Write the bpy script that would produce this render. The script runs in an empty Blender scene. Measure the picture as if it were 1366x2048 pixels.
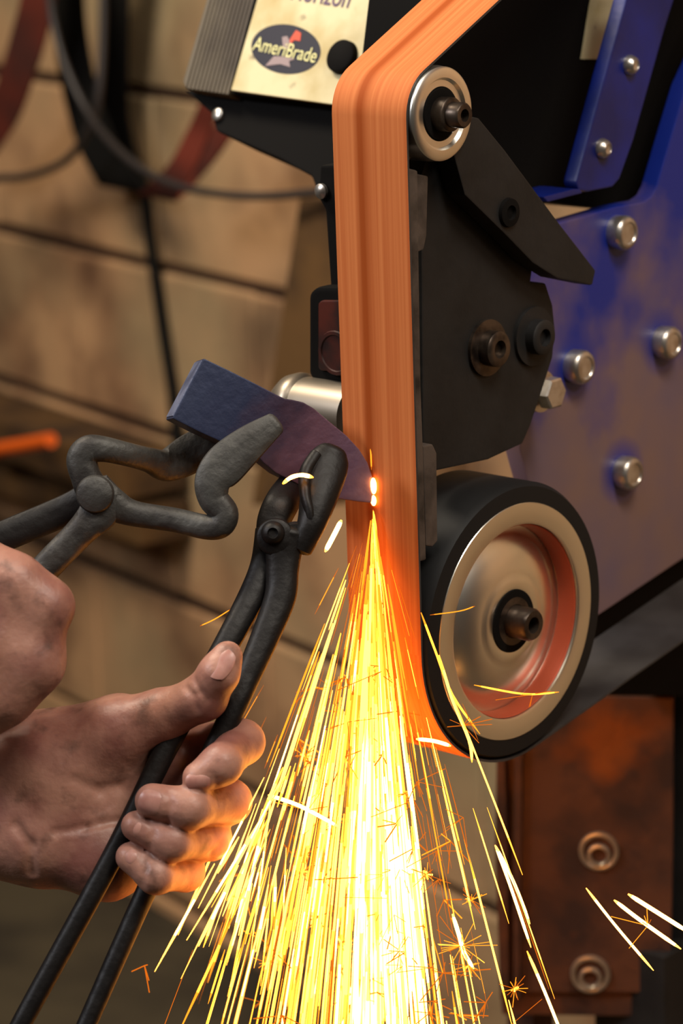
import bpy, bmesh, math, random
import numpy as np
from mathutils import Vector, Matrix

SC = bpy.context.scene
COL = SC.collection
random.seed(7)
RNG = np.random.default_rng(11)

# ------------------------------------------------------------------ camera
# world: X = wheel axis, Y = into the room behind the belt, Z = up.  metres.
F = 5670.0                       # focal length in pixels of a 1366 x 2048 frame
_a = np.array([.741, -.144, .656]); _a /= np.linalg.norm(_a)
_u = np.array([-.034, .967, .251]); _u -= _a * (_a @ _u); _u /= np.linalg.norm(_u)
_f = np.cross(_a, _u)
M3 = np.array([_a, -_f, _u])


def W(v):
    return M3 @ np.asarray(v, float)


CAM = -1.5 * W([(747 - 683) / F, (1024 - 975) / F, -1])
TOCAM = W([0, 0, 1])


def ray(px, py):
    return W([(px - 683) / F, (1024 - py) / F, -1])


def at(px, py, d):
    return CAM + d * ray(px, py)


def on(px, py, n, c):
    r = ray(px, py); n = np.asarray(n, float)
    return CAM + r * ((c - n @ CAM) / (n @ r))


def onx(px, py, x):
    return on(px, py, (1, 0, 0), x)


def ony(px, py, y):
    return on(px, py, (0, 1, 0), y)


cam_d = bpy.data.cameras.new('camera')
cam = bpy.data.objects.new('camera', cam_d); COL.objects.link(cam)
R = Matrix((tuple(W([1, 0, 0])), tuple(W([0, 1, 0])), tuple(W([0, 0, 1])))).transposed()
cam.matrix_world = Matrix.Translation(Vector(CAM)) @ R.to_4x4()
cam_d.sensor_fit = 'VERTICAL'; cam_d.sensor_height = 36.0; cam_d.sensor_width = 24.0
cam_d.lens = F / 2048 * 36.0
cam_d.clip_start = .05; cam_d.clip_end = 50
cam_d.dof.use_dof = True
cam_d.dof.focus_distance = 1.47
cam_d.dof.aperture_fstop = 8.0
SC.camera = cam

# ------------------------------------------------------------------ world, lamps and added fills, exposure
wd = bpy.data.worlds.new('world'); SC.world = wd; wd.use_nodes = True
wd.node_tree.nodes['Background'].inputs[0].default_value = (.75, .62, .50, 1)
wd.node_tree.nodes['Background'].inputs[1].default_value = .045


def area(name, loc, target, size, power, color):
    l = bpy.data.lights.new(name, 'AREA'); l.shape = 'RECTANGLE'
    l.size, l.size_y = size; l.energy = power; l.color = color
    o = bpy.data.objects.new(name, l); COL.objects.link(o)
    o.location = Vector(loc)
    o.rotation_euler = (Vector(target) - Vector(loc)).to_track_quat('-Z', 'Y').to_euler()
    return o


area('workshop_lamp', CAM + W([-1.5, .85, -.75]), (0, 0, 0), (.5, .35), 19, (.95, .95, 1))
area('front_lamp', CAM + W([-.25, 1.25, -.15]), (-.05, 0, -.1), (.6, .3), 7, (1, .92, .82))
area('ceiling_lamp', (-1.0, -.35, 1.55), (-.7, 1.1, -.4), (.9, .4), 46, (1, .86, .68))
area('side_fill', CAM + W([1.2, 1.0, .1]), (.05, .1, -.05), (.5, .3), 10, (1, .88, .76))  # added fill from the right to brighten plates and metal, no real fixture
area('hub_reflection_fill', (.95, -.15, 1.45), (.75, .75, -.35), (.6, .3), 26, (1, .92, .80))  # added fill: brightens the unseen right wall so the hub reflects it

vs = SC.view_settings
SC.display_settings.display_device = 'sRGB'
vs.view_transform = 'Standard'; vs.look = 'None'; vs.exposure = -0.22; vs.gamma = 1.0
vs.use_curve_mapping = False
SC.cycles.use_denoising = True
SC.cycles.sample_clamp_indirect = 4.0
SC.cycles.max_bounces = 6

# ------------------------------------------------------------------ materials


def lin(r, g, b):
    c = lambda v: (v / 255 / 12.92) if v / 255 <= .04045 else ((v / 255 + .055) / 1.055) ** 2.4
    return (c(r), c(g), c(b), 1)


def mat(name, col, rough=.5, metal=0., noise=None, bump=0., bscale=60., spec=.5, col2=None, nscale=8., lo=.4, hi=.65,
        col3=None, n3=2.0, lo3=.5, hi3=.7, sss=0., detail=4.):
    m = bpy.data.materials.new(name); m.use_nodes = True
    nt = m.node_tree; N = nt.nodes; L = nt.links
    b = N['Principled BSDF']
    b.inputs['Base Color'].default_value = col
    b.inputs['Roughness'].default_value = rough
    b.inputs['Metallic'].default_value = metal
    b.inputs['Specular IOR Level'].default_value = spec
    if sss:
        b.inputs['Subsurface Weight'].default_value = sss
        b.inputs['Subsurface Radius'].default_value = (.006, .002, .001)
        b.inputs['Subsurface Scale'].default_value = 1.0
    geo = N.new('ShaderNodeNewGeometry')
    out = None

    def mixn(a_sock, a_val, colb, scale, l, h):
        n = N.new('ShaderNodeTexNoise'); n.inputs['Scale'].default_value = scale; n.inputs['Detail'].default_value = detail
        L.new(geo.outputs['Position'], n.inputs['Vector'])
        r = N.new('ShaderNodeMapRange'); r.inputs[1].default_value = l; r.inputs[2].default_value = h
        L.new(n.outputs['Fac'], r.inputs[0])
        mx = N.new('ShaderNodeMix'); mx.data_type = 'RGBA'
        L.new(r.outputs[0], mx.inputs[0])
        if a_sock is None:
            mx.inputs[6].default_value = a_val
        else:
            L.new(a_sock, mx.inputs[6])
        mx.inputs[7].default_value = colb
        return mx.outputs[2]
    if col2 is not None:
        out = mixn(out, col, col2, nscale, lo, hi)
    if col3 is not None:
        out = mixn(out, col, col3, n3, lo3, hi3)
    if out is not None:
        L.new(out, b.inputs['Base Color'])
    if bump:
        n = N.new('ShaderNodeTexNoise'); n.inputs['Scale'].default_value = bscale; n.inputs['Detail'].default_value = 5
        L.new(geo.outputs['Position'], n.inputs['Vector'])
        bp = N.new('ShaderNodeBump'); bp.inputs['Strength'].default_value = bump; bp.inputs['Distance'].default_value = .002
        L.new(n.outputs['Fac'], bp.inputs['Height']); L.new(bp.outputs[0], b.inputs['Normal'])
    return m


MT = {}
MT['block'] = mat('painted_block', lin(190, 148, 106), .85, col2=lin(96, 62, 40), nscale=6.5, lo=.44, hi=.72,
                  col3=lin(160, 140, 104), n3=3.1, lo3=.45, hi3=.7, bump=.5, bscale=40)
MT['mortar'] = mat('dark_mortar', lin(66, 43, 26), .9)
MT['floor'] = mat('concrete_floor', lin(74, 65, 46), .8, col2=lin(42, 36, 25), nscale=5, bump=.3)
MT['plaster'] = mat('dull_plaster', lin(120, 96, 66), .9, col2=lin(90, 72, 50), nscale=2)
MT['black'] = mat('black_paint', lin(27, 26, 26), .6, spec=.4, col2=lin(17, 16, 16), nscale=30, bump=.15, bscale=150)
MT['blackm'] = mat('matt_black', lin(11, 9, 8), .8, spec=.12)
MT['grime'] = mat('grimy_steel', lin(88, 77, 70), .55, .3, col2=lin(40, 35, 32), nscale=45, bump=.3, bscale=120)
MT['alu'] = mat('turned_aluminium', (.86, .84, .78, 1), .30, 1.0)
MT['hub'] = mat('brushed_hub_aluminium', (.90, .88, .80, 1), .30, 1.0)
MT['alud'] = mat('dull_aluminium', (.34, .29, .23, 1), .42, .9)
MT['rubber'] = mat('black_rubber', lin(17, 17, 18), .62, spec=.3)
MT['bolt'] = mat('dark_bolt_steel', lin(92, 80, 70), .35, .8, col2=lin(50, 42, 38), nscale=90)
MT['zinc'] = mat('zinc_bolt', (.62, .59, .55, 1), .32, .9, col2=(.42, .36, .30, 1), nscale=120)
MT['redreflect'] = mat('orange_red_reflection', lin(176, 78, 50), .4, .3)  # orange reflection of belt and sparks put into the colour
MT['rust'] = mat('rusty_steel', lin(98, 60, 40), .6, .35, col2=lin(62, 42, 36), nscale=26, col3=lin(142, 74, 24), n3=9, lo3=.55, hi3=.66,
                 bump=.3, bscale=90)
MT['ringrust'] = mat('worn_washer', (.60, .50, .38, 1), .34, .85)
MT['cream'] = mat('mottled_cream', lin(212, 200, 158), .6, col2=lin(176, 152, 92), nscale=26, lo=.46, hi=.74,
                  col3=lin(108, 92, 66), n3=60, lo3=.66, hi3=.76)
MT['fin'] = mat('grey_brown_casing', lin(88, 78, 62), .6, col2=lin(64, 54, 42), nscale=30)
MT['navy'] = mat('navy_ink', lin(11, 10, 34), .6)
MT['ytext'] = mat('cream_ink', lin(232, 226, 160), .5)
MT['ptext'] = mat('purple_ink', lin(88, 60, 96), .5)
MT['redink'] = mat('red_ink', lin(206, 78, 50), .5)
MT['greyink'] = mat('grey_ink', lin(150, 130, 130), .5)
MT['redbox'] = mat('dark_red_plastic', lin(76, 24, 8), .5, col2=lin(36, 12, 6), nscale=50)
MT['forged'] = mat('forged_grey_steel', lin(74, 73, 70), .55, .45, col2=lin(44, 41, 39), nscale=40, col3=lin(112, 88, 70), n3=18, lo3=.6, hi3=.75,
                   bump=.5, bscale=130)
MT['forgedb'] = mat('forged_black_steel', lin(21, 18, 17), .5, 0, spec=.28, col2=lin(15, 12, 12), nscale=40, bump=.3, bscale=130)
MT['skin'] = mat('work_grimed_skin', lin(172, 124, 106), .46, col2=lin(132, 84, 74), nscale=34, lo=.4, hi=.66,
                 col3=lin(92, 62, 52), n3=62, lo3=.57, hi3=.76, bump=.28, bscale=170, sss=.12)
MT['nail'] = mat('fingernail', lin(184, 134, 120), .38, col2=lin(164, 112, 100), nscale=120, sss=.1)
MT['redbelt'] = mat('dark_red_abrasive', lin(104, 32, 9), .9, col2=lin(70, 22, 8), nscale=12)
MT['blackbelt'] = mat('black_abrasive', lin(15, 14, 12), .9, spec=.2)
MT['cable'] = mat('grey_cable', lin(44, 40, 40), .5)
MT['beltback'] = mat('dark_belt_cloth', lin(52, 50, 50), .5, col2=lin(38, 36, 36), nscale=30)
MT['litpoll'] = mat('lit_blue_steel', lin(112, 118, 142), .5, .3, col2=lin(74, 80, 104), nscale=70, bump=.3, bscale=200)  # paler than the axe steel: light on the end face put into the colour
MT['wood'] = mat('dark_brown_wood', lin(98, 69, 33), .75, col2=lin(52, 34, 16), nscale=9, bump=.3)
MT['orange'] = mat('orange_plastic', lin(236, 100, 24), .5)
MT['bluech'] = mat('blue_paint', lin(5, 28, 116), .38, col2=lin(4, 20, 86), nscale=20, bump=.12, bscale=120)


def belt_material():
    m = bpy.data.materials.new('orange_ceramic_abrasive'); m.use_nodes = True
    nt = m.node_tree; N = nt.nodes; L = nt.links; b = N['Principled BSDF']
    b.inputs['Roughness'].default_value = .75; b.inputs['Specular IOR Level'].default_value = .25
    uv = N.new('ShaderNodeUVMap'); uv.uv_map = 'UVMap'
    mp = N.new('ShaderNodeMapping'); mp.inputs['Scale'].default_value = (20, .8, 1)
    L.new(uv.outputs[0], mp.inputs[0])
    n = N.new('ShaderNodeTexNoise'); n.inputs['Scale'].default_value = 1; n.inputs['Detail'].default_value = 3
    L.new(mp.outputs[0], n.inputs['Vector'])
    cr = N.new('ShaderNodeValToRGB')
    cr.color_ramp.elements[0].position = .3; cr.color_ramp.elements[0].color = lin(182, 94, 44)
    cr.color_ramp.elements[1].position = .72; cr.color_ramp.elements[1].color = lin(210, 126, 70)
    L.new(n.outputs['Fac'], cr.inputs[0])
    sx = N.new('ShaderNodeSeparateXYZ'); L.new(uv.outputs[0], sx.inputs[0])
    st = N.new('ShaderNodeValToRGB'); e = st.color_ramp.elements      # worn stripe a third of the way across
    e[0].position = 0; e[0].color = (.12, .12, .12, 1)
    e[1].position = 1; e[1].color = (.25, .25, .25, 1)
    for p, v in ((.05, 0), (.28, 0), (.345, .95), (.40, .95), (.47, .25), (.56, .05), (.95, .05)):
        q = e.new(p); q.color = (v, v, v, 1)
    L.new(sx.outputs[0], st.inputs[0])
    mx = N.new('ShaderNodeMix'); mx.data_type = 'RGBA'
    L.new(st.outputs[0], mx.inputs[0]); L.new(cr.outputs[0], mx.inputs[6]); mx.inputs[7].default_value = lin(152, 66, 5)
    L.new(mx.outputs[2], b.inputs['Base Color'])
    return m


MT['belt'] = belt_material()


def spark_material(i, col, power):
    m = bpy.data.materials.new('incandescent_steel_%d' % i); m.use_nodes = True
    nt = m.node_tree; N = nt.nodes
    for n in list(N):
        N.remove(n)
    o = N.new('ShaderNodeOutputMaterial'); em = N.new('ShaderNodeEmission')
    em.inputs[0].default_value = (*col, 1); em.inputs[1].default_value = power
    nt.links.new(em.outputs[0], o.inputs[0])
    return m


HEATS = [1.1, 2.2, 4.2, 8.0, 1e9]                  # upper bounds; steel glows orange, then yellow, then white
SPARKM = [spark_material(0, (1, .20, .01), 1.0), spark_material(1, (1, .29, .015), 2.3), spark_material(2, (1, .31, .025), 5.5),
          spark_material(3, (1, .33, .04), 10.0), spark_material(4, (1, .38, .08), 17.0)]


def steel_temper():
    """axe steel: blue oxide on the poll running to purple and grey towards the bit (object X is the axe's length)"""
    m = bpy.data.materials.new('heat_tinted_steel'); m.use_nodes = True
    nt = m.node_tree; N = nt.nodes; L = nt.links; b = N['Principled BSDF']
    b.inputs['Roughness'].default_value = .48; b.inputs['Metallic'].default_value = .45
    uv = N.new('ShaderNodeUVMap'); uv.uv_map = 'UVMap'
    sx = N.new('ShaderNodeSeparateXYZ'); L.new(uv.outputs[0], sx.inputs[0])
    n = N.new('ShaderNodeTexNoise'); n.inputs['Scale'].default_value = 9; L.new(uv.outputs[0], n.inputs['Vector'])
    ad = N.new('ShaderNodeMath'); ad.operation = 'MULTIPLY_ADD'; ad.inputs[1].default_value = .25; L.new(n.outputs['Fac'], ad.inputs[0])
    L.new(sx.outputs[0], ad.inputs[2])
    sb = N.new('ShaderNodeMath'); sb.operation = 'SUBTRACT'; sb.inputs[1].default_value = .125; L.new(ad.outputs[0], sb.inputs[0])
    cr = N.new('ShaderNodeValToRGB'); e = cr.color_ramp.elements
    e[0].position = 0; e[0].color = lin(52, 60, 86)
    e[1].position = 1; e[1].color = lin(132, 100, 110)
    for p, c in ((.28, lin(38, 45, 74)), (.48, lin(62, 45, 64)), (.66, lin(102, 70, 86)), (.85, lin(102, 76, 96))):
        q = e.new(p); q.color = c
    L.new(sb.outputs[0], cr.inputs[0]); L.new(cr.outputs[0], b.inputs['Base Color'])
    g = N.new('ShaderNodeNewGeometry'); n2 = N.new('ShaderNodeTexNoise'); n2.inputs['Scale'].default_value = 160; n2.inputs['Detail'].default_value = 5
    L.new(g.outputs['Position'], n2.inputs['Vector'])
    bp = N.new('ShaderNodeBump'); bp.inputs['Strength'].default_value = .4; bp.inputs['Distance'].default_value = .001
    L.new(n2.outputs['Fac'], bp.inputs['Height']); L.new(bp.outputs[0], b.inputs['Normal'])
    return m


MT['temper'] = steel_temper()


def worn_blue(bolts):
    """blue paint filmed over with brown grinding dust; clean blue rims are left round the bolts"""
    m = bpy.data.materials.new('worn_blue_paint'); m.use_nodes = True
    nt = m.node_tree; N = nt.nodes; L = nt.links; b = N['Principled BSDF']
    b.inputs['Roughness'].default_value = .42
    g = N.new('ShaderNodeNewGeometry')
    n = N.new('ShaderNodeTexNoise'); n.inputs['Scale'].default_value = 13; n.inputs['Detail'].default_value = 4
    L.new(g.outputs['Position'], n.inputs['Vector'])
    sx = N.new('ShaderNodeSeparateXYZ'); L.new(g.outputs['Position'], sx.inputs[0])
    zr = N.new('ShaderNodeMapRange'); zr.inputs[1].default_value = .13; zr.inputs[2].default_value = -.05
    zr.inputs[3].default_value = -.18; zr.inputs[4].default_value = .30
    L.new(sx.outputs[2], zr.inputs[0])
    ad = N.new('ShaderNodeMath'); L.new(n.outputs['Fac'], ad.inputs[0]); L.new(zr.outputs[0], ad.inputs[1])
    mr = N.new('ShaderNodeMapRange'); mr.inputs[1].default_value = .38; mr.inputs[2].default_value = .66; mr.inputs[4].default_value = .93
    L.new(ad.outputs[0], mr.inputs[0])
    last = mr.outputs[0]
    for p in bolts:
        d = N.new('ShaderNodeVectorMath'); d.operation = 'DISTANCE'; d.inputs[1].default_value = tuple(p)
        L.new(g.outputs['Position'], d.inputs[0])
        w = N.new('ShaderNodeMath'); w.operation = 'MULTIPLY_ADD'; w.inputs[1].default_value = .016; L.new(n.outputs['Fac'], w.inputs[0])
        L.new(d.outputs['Value'], w.inputs[2])
        r = N.new('ShaderNodeMapRange'); r.inputs[1].default_value = .016; r.inputs[2].default_value = .031
        L.new(w.outputs[0], r.inputs[0])
        k = N.new('ShaderNodeMath'); k.operation = 'MULTIPLY'; L.new(last, k.inputs[0]); L.new(r.outputs[0], k.inputs[1]); last = k.outputs[0]
    mx = N.new('ShaderNodeMix'); mx.data_type = 'RGBA'; L.new(last, mx.inputs[0])
    mx.inputs[6].default_value = lin(14, 36, 128)
    n2 = N.new('ShaderNodeTexNoise'); n2.inputs['Scale'].default_value = 22; L.new(g.outputs['Position'], n2.inputs['Vector'])
    m2 = N.new('ShaderNodeMix'); m2.data_type = 'RGBA'; m2.inputs[6].default_value = lin(138, 104, 76); m2.inputs[7].default_value = lin(98, 86, 108)
    L.new(n2.outputs['Fac'], m2.inputs[0]); L.new(m2.outputs[2], mx.inputs[7])
    L.new(mx.outputs[2], b.inputs['Base Color'])
    return m


# ------------------------------------------------------------------ object helpers
WORLD_LOC = {}


def empty(name, loc, label, cat, group=None):
    o = bpy.data.objects.new(name, None); COL.objects.link(o)
    o.empty_display_size = .02
    o.location = Vector(loc); WORLD_LOC[o.name] = np.array(loc, float)
    o['label'] = label; o['category'] = cat
    if group:
        o['group'] = group
    return o


def tag(o, label, cat, group=None, kind=None):
    if label:
        o['label'] = label
    if cat:
        o['category'] = cat
    if group:
        o['group'] = group
    if kind:
        o['kind'] = kind
    return o


def link(name, me, parent, loc):
    o = bpy.data.objects.new(name, me); COL.objects.link(o)
    WORLD_LOC[o.name] = np.array(loc, float)
    if parent is not None:
        o.parent = parent
        o.location = Vector(np.array(loc) - WORLD_LOC[parent.name])
    else:
        o.location = Vector(loc)
    return o


def mk(name, verts, faces, m, parent=None, smooth=False, bevel=0., seg=2, autos=True, mats=None, fmat=None, loc=None, subsurf=0, uv=None):
    """world-space vertices -> one mesh object, its origin at its own middle"""
    v = np.asarray(verts, float)
    c = (v.min(0) + v.max(0)) / 2 if loc is None else np.asarray(loc, float)
    me = bpy.data.meshes.new(name)
    me.from_pydata([tuple(p) for p in (v - c)], [], [tuple(int(i) for i in fc) for fc in faces])
    for mm in (mats or [m]):
        me.materials.append(mm)
    bm = bmesh.new(); bm.from_mesh(me)
    bmesh.ops.recalc_face_normals(bm, faces=bm.faces)
    if bevel > 0:
        ed = [e for e in bm.edges if len(e.link_faces) == 2 and e.calc_face_angle(0) > math.radians(28)]
        bmesh.ops.bevel(bm, geom=ed, offset=bevel, segments=seg, profile=.6, affect='EDGES', clamp_overlap=True)
    bm.to_mesh(me); bm.free()
    if fmat is not None and bevel == 0:
        for p, i in zip(me.polygons, fmat):
            p.material_index = i
    if smooth:
        for p in me.polygons:
            p.use_smooth = True
        try:
            me.set_sharp_from_angle(angle=math.radians(42))
        except Exception:
            pass
    o = link(name, me, parent, c)
    if bevel > 0 and smooth:
        w = o.modifiers.new('w', 'WEIGHTED_NORMAL'); w.keep_sharp = True
    if subsurf:
        s = o.modifiers.new('s', 'SUBSURF'); s.levels = subsurf; s.render_levels = subsurf
    return o


def prism(poly, vec):
    """polygon (world points) extruded by vec"""
    p = [np.asarray(q, float) for q in poly]; n = len(p); vec = np.asarray(vec, float)
    v = p + [q + vec for q in p]
    f = [tuple(range(n)), tuple(range(2 * n - 1, n - 1, -1))]
    f += [(i, (i + 1) % n, n + (i + 1) % n, n + i) for i in range(n)]
    return v, f


def plate_x(name, pxs, x, th, m, parent, bevel=.0012, **k):
    v, f = prism([onx(a, b, x) for a, b in pxs], (-th, 0, 0))
    return mk(name, v, f, m, parent, bevel=bevel, smooth=True, **k)


def box(name, lo, hi, m, parent=None, bevel=.001, rot=None, **k):
    lo = np.array(lo, float); hi = np.array(hi, float)
    c = (lo + hi) / 2
    v = [np.array([x, y, z]) for x in (lo[0], hi[0]) for y in (lo[1], hi[1]) for z in (lo[2], hi[2])]
    if rot is not None:
        v = [c + rot @ (q - c) for q in v]
    f = [(0, 1, 3, 2), (4, 6, 7, 5), (0, 4, 5, 1), (2, 3, 7, 6), (0, 2, 6, 4), (1, 5, 7, 3)]
    return mk(name, v, f, m, parent, bevel=bevel, smooth=bevel > 0, **k)


def basis(axis):
    a = np.asarray(axis, float); a = a / np.linalg.norm(a)
    h = np.array([0, 0, 1.]) if abs(a[2]) < .9 else np.array([0, 1., 0])
    e1 = np.cross(h, a); e1 /= np.linalg.norm(e1)
    return a, e1, np.cross(a, e1)


def lathe_vf(prof, c, axis, n=48, phase=0.):
    a, e1, e2 = basis(axis); c = np.asarray(c, float)
    v = []; f = []; rows = []
    for (x, r) in prof:
        if r <= 1e-6:
            rows.append([len(v)]); v.append(c + a * x)
        else:
            row = []
            for i in range(n):
                t = 2 * math.pi * i / n + phase
                row.append(len(v)); v.append(c + a * x + r * (math.cos(t) * e1 + math.sin(t) * e2))
            rows.append(row)
    for A, B in zip(rows[:-1], rows[1:]):
        for i in range(n):
            j = (i + 1) % n
            if len(A) == 1 and len(B) == 1:
                continue
            if len(A) == 1:
                f.append((A[0], B[i], B[j]))
            elif len(B) == 1:
                f.append((A[i], B[0], A[j]))
            else:
                f.append((A[i], B[i], B[j], A[j]))
    return v, f


def lathe(name, prof, c, axis, m, parent=None, n=48, phase=0., **k):
    v, f = lathe_vf(prof, c, axis, n, phase)
    return mk(name, v, f, m, parent, smooth=k.pop('smooth', True), **k)


def catmull(P, per=8):
    P = [np.asarray(p, float) for p in P]
    if len(P) == 2:
        P = [P[0], (P[0] + P[1]) / 2, P[1]]
    out = []
    for i in range(len(P) - 1):
        p0 = P[max(i - 1, 0)]; p1 = P[i]; p2 = P[i + 1]; p3 = P[min(i + 2, len(P) - 1)]
        for k in range(per):
            t = k / per
            out.append(.5 * ((2 * p1) + (-p0 + p2) * t + (2 * p0 - 5 * p1 + 4 * p2 - p3) * t * t + (-p0 + 3 * p1 - 3 * p2 + p3) * t ** 3))
    out.append(P[-1])
    return out


def bar(name, pts, m, parent, nsec=16, per=7, sq=2.6, capr=.35, **k):
    """forged bar: pts = (px, py, depth_m, width_px, thickness_m); superellipse section facing the viewer's side of the tool"""
    rows = []
    Q = []
    for (px, py, d, w, th) in pts:
        p = at(px, py, d); Q.append(np.array([*p, w * d / F / 2, th / 2]))
    Q = catmull(Q, per)
    P = [q[:3] for q in Q]; Wd = [q[3] for q in Q]; Th = [q[4] for q in Q]
    v = []; f = []
    n = len(P)
    st = [(0, -.9, .45), (0, -.55, .8)] + [(i, 0, 1) for i in range(n)] + [(n - 1, .55, .8), (n - 1, .9, .45)]
    for (i, push, sc) in st:
        T = P[min(i + 1, n - 1)] - P[max(i - 1, 0)]; T /= np.linalg.norm(T)
        Nn = TOCAM - T * (TOCAM @ T); Nn /= np.linalg.norm(Nn); S = np.cross(T, Nn)
        c = P[i] + T * push * Wd[i] * capr
        row = []
        for j in range(nsec):
            t = 2 * math.pi * (j + .5) / nsec
            cs, sn = math.cos(t), math.sin(t)
            r = (abs(cs) ** sq + abs(sn) ** sq) ** (-1 / sq)
            row.append(len(v)); v.append(c + S * Wd[i] * r * cs * sc + Nn * Th[i] * r * sn * sc)
        rows.append(row)
    for A, B in zip(rows[:-1], rows[1:]):
        for j in range(nsec):
            f.append((A[j], A[(j + 1) % nsec], B[(j + 1) % nsec], B[j]))
    f.append(tuple(rows[0])); f.append(tuple(reversed(rows[-1])))
    return mk(name, v, f, m, parent, smooth=True, **k)


def tube(name, P, r, m, parent=None, n=10, per=8, **k):
    P = catmull(P, per); v = []; f = []; rows = []
    r_ = r if hasattr(r, '__len__') else [r] * len(P)
    up = np.array([0.3, .2, 1.])
    for i, p in enumerate(P):
        T = P[min(i + 1, len(P) - 1)] - P[max(i - 1, 0)]; T /= np.linalg.norm(T)
        A = np.cross(T, up); A /= np.linalg.norm(A); B = np.cross(T, A)
        row = []
        for j in range(n):
            t = 2 * math.pi * j / n
            row.append(len(v)); v.append(p + r_[i] * (math.cos(t) * A + math.sin(t) * B))
        rows.append(row)
    for A, B in zip(rows[:-1], rows[1:]):
        for j in range(n):
            f.append((A[j], A[(j + 1) % n], B[(j + 1) % n], B[j]))
    f.append(tuple(rows[0])); f.append(tuple(reversed(rows[-1])))
    return mk(name, v, f, m, parent, smooth=True, **k)


# ------------------------------------------------------------------ implicit bodies (hands): one continuous surface
def smin(a, b, k):
    h = np.clip(.5 + .5 * (b - a) / k, 0, 1)
    return b * (1 - h) + a * h - k * h * (1 - h)


def cone(X, a, b, ra, rb, flat=None):
    a = np.asarray(a, float); b = np.asarray(b, float)
    ab = b - a; q = X - a
    t = np.clip((q @ ab) / (ab @ ab), 0, 1)
    d = q - t[..., None] * ab
    return np.sqrt((d * d).sum(-1)) - (ra + (rb - ra) * t)


def surface_nets(V, lo, h):
    s = V < 0
    nx, ny, nz = V.shape
    cs = np.zeros((nx - 1, ny - 1, nz - 1), int)
    for dx in (0, 1):
        for dy in (0, 1):
            for dz in (0, 1):
                cs += s[dx:nx - 1 + dx, dy:ny - 1 + dy, dz:nz - 1 + dz]
    act = (cs > 0) & (cs < 8)
    idx = -np.ones(act.shape, int); cells = np.argwhere(act); idx[act] = np.arange(len(cells))
    acc = np.zeros((len(cells), 3)); cnt = np.zeros(len(cells))
    cor = [(x, y, z) for x in (0, 1) for y in (0, 1) for z in (0, 1)]
    for i, A in enumerate(cor):
        for B in cor[i + 1:]:
            if sum(abs(p - q) for p, q in zip(A, B)) != 1:
                continue
            va = V[cells[:, 0] + A[0], cells[:, 1] + A[1], cells[:, 2] + A[2]]
            vb = V[cells[:, 0] + B[0], cells[:, 1] + B[1], cells[:, 2] + B[2]]
            c = (va < 0) != (vb < 0)
            t = np.where(c, va / np.where(c, va - vb, 1), 0)
            p = np.array(A) + t[:, None] * (np.array(B) - np.array(A))
            acc[c] += p[c]; cnt[c] += 1
    P = lo + h * (cells + acc / cnt[:, None])
    F_ = []
    for ax in range(3):
        sl0 = [slice(None)] * 3; sl1 = [slice(None)] * 3
        sl0[ax] = slice(0, -1); sl1[ax] = slice(1, None)
        ch = s[tuple(sl0)] != s[tuple(sl1)]
        e = np.argwhere(ch)
        o1, o2 = [i for i in range(3) if i != ax]
        ok = (e[:, o1] > 0) & (e[:, o2] > 0) & (e[:, o1] < V.shape[o1] - 1) & (e[:, o2] < V.shape[o2] - 1)
        e = e[ok]

        def cell(d1, d2):
            c = e.copy(); c[:, o1] -= d1; c[:, o2] -= d2
            return idx[c[:, 0], c[:, 1], c[:, 2]]
        F_.append(np.stack([cell(1, 1), cell(0, 1), cell(0, 0), cell(1, 0)], 1))
    return P, np.concatenate(F_)


def implicit(name, fn, pts, m, parent, h=.0013, pad=.04, smooth_it=2):
    """fn works in camera-aligned millimetre-true coordinates (camera axes, metres)"""
    lo = np.min(pts, 0) - pad; hi = np.max(pts, 0) + pad
    n = np.ceil((hi - lo) / h).astype(int)
    g = np.stack(np.meshgrid(*[lo[i] + h * np.arange(n[i]) for i in range(3)], indexing='ij'), -1)
    V = fn(g)
    P, Fq = surface_nets(V, lo, h)
    for _ in range(smooth_it):
        acc = np.zeros_like(P); cnt = np.zeros(len(P))
        for i in range(4):
            A = Fq[:, i]; B = Fq[:, (i + 1) % 4]
            np.add.at(acc, A, P[B]); np.add.at(cnt, A, 1); np.add.at(acc, B, P[A]); np.add.at(cnt, B, 1)
        P = P * .4 + .6 * acc / np.maximum(cnt, 1)[:, None]
    v = CAM + P @ M3.T
    return mk(name, v, Fq, m, parent, smooth=True)


def cs(px, py, dmm):
    """pixel + depth in mm beyond 1.4 m -> camera-space point"""
    d = 1.4 + dmm / 1000
    return np.array([(px - 683) / F * d, (1024 - py) / F * d, -d])


# ------------------------------------------------------------------ setting: block wall, floor, ceiling, far walls
WT = np.array([-.972, .235, 0]); WT /= np.linalg.norm(WT)
WN = np.array([-WT[1], WT[0], 0])                 # towards the viewer
W0 = at(150, 625, 3.47)


def wallp(t, z, off=0.):
    return W0 * np.array([1, 1, 0]) + WT * t + np.array([0, 0, z]) + WN * off


def onwall(px, py, off=0.):
    return on(px, py, WN, WN @ W0 + off)


ZF = -1.0
v, f = prism([wallp(-3.7, ZF, -.006), wallp(2.35, ZF, -.006), wallp(2.35, 1.8, -.006), wallp(-3.7, 1.8, -.006)], -WN * .1)
wall = mk('wall_back', v, f, MT['mortar']); tag(wall, 'wall of large tan painted blocks behind the grinder', None, kind='structure')


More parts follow.
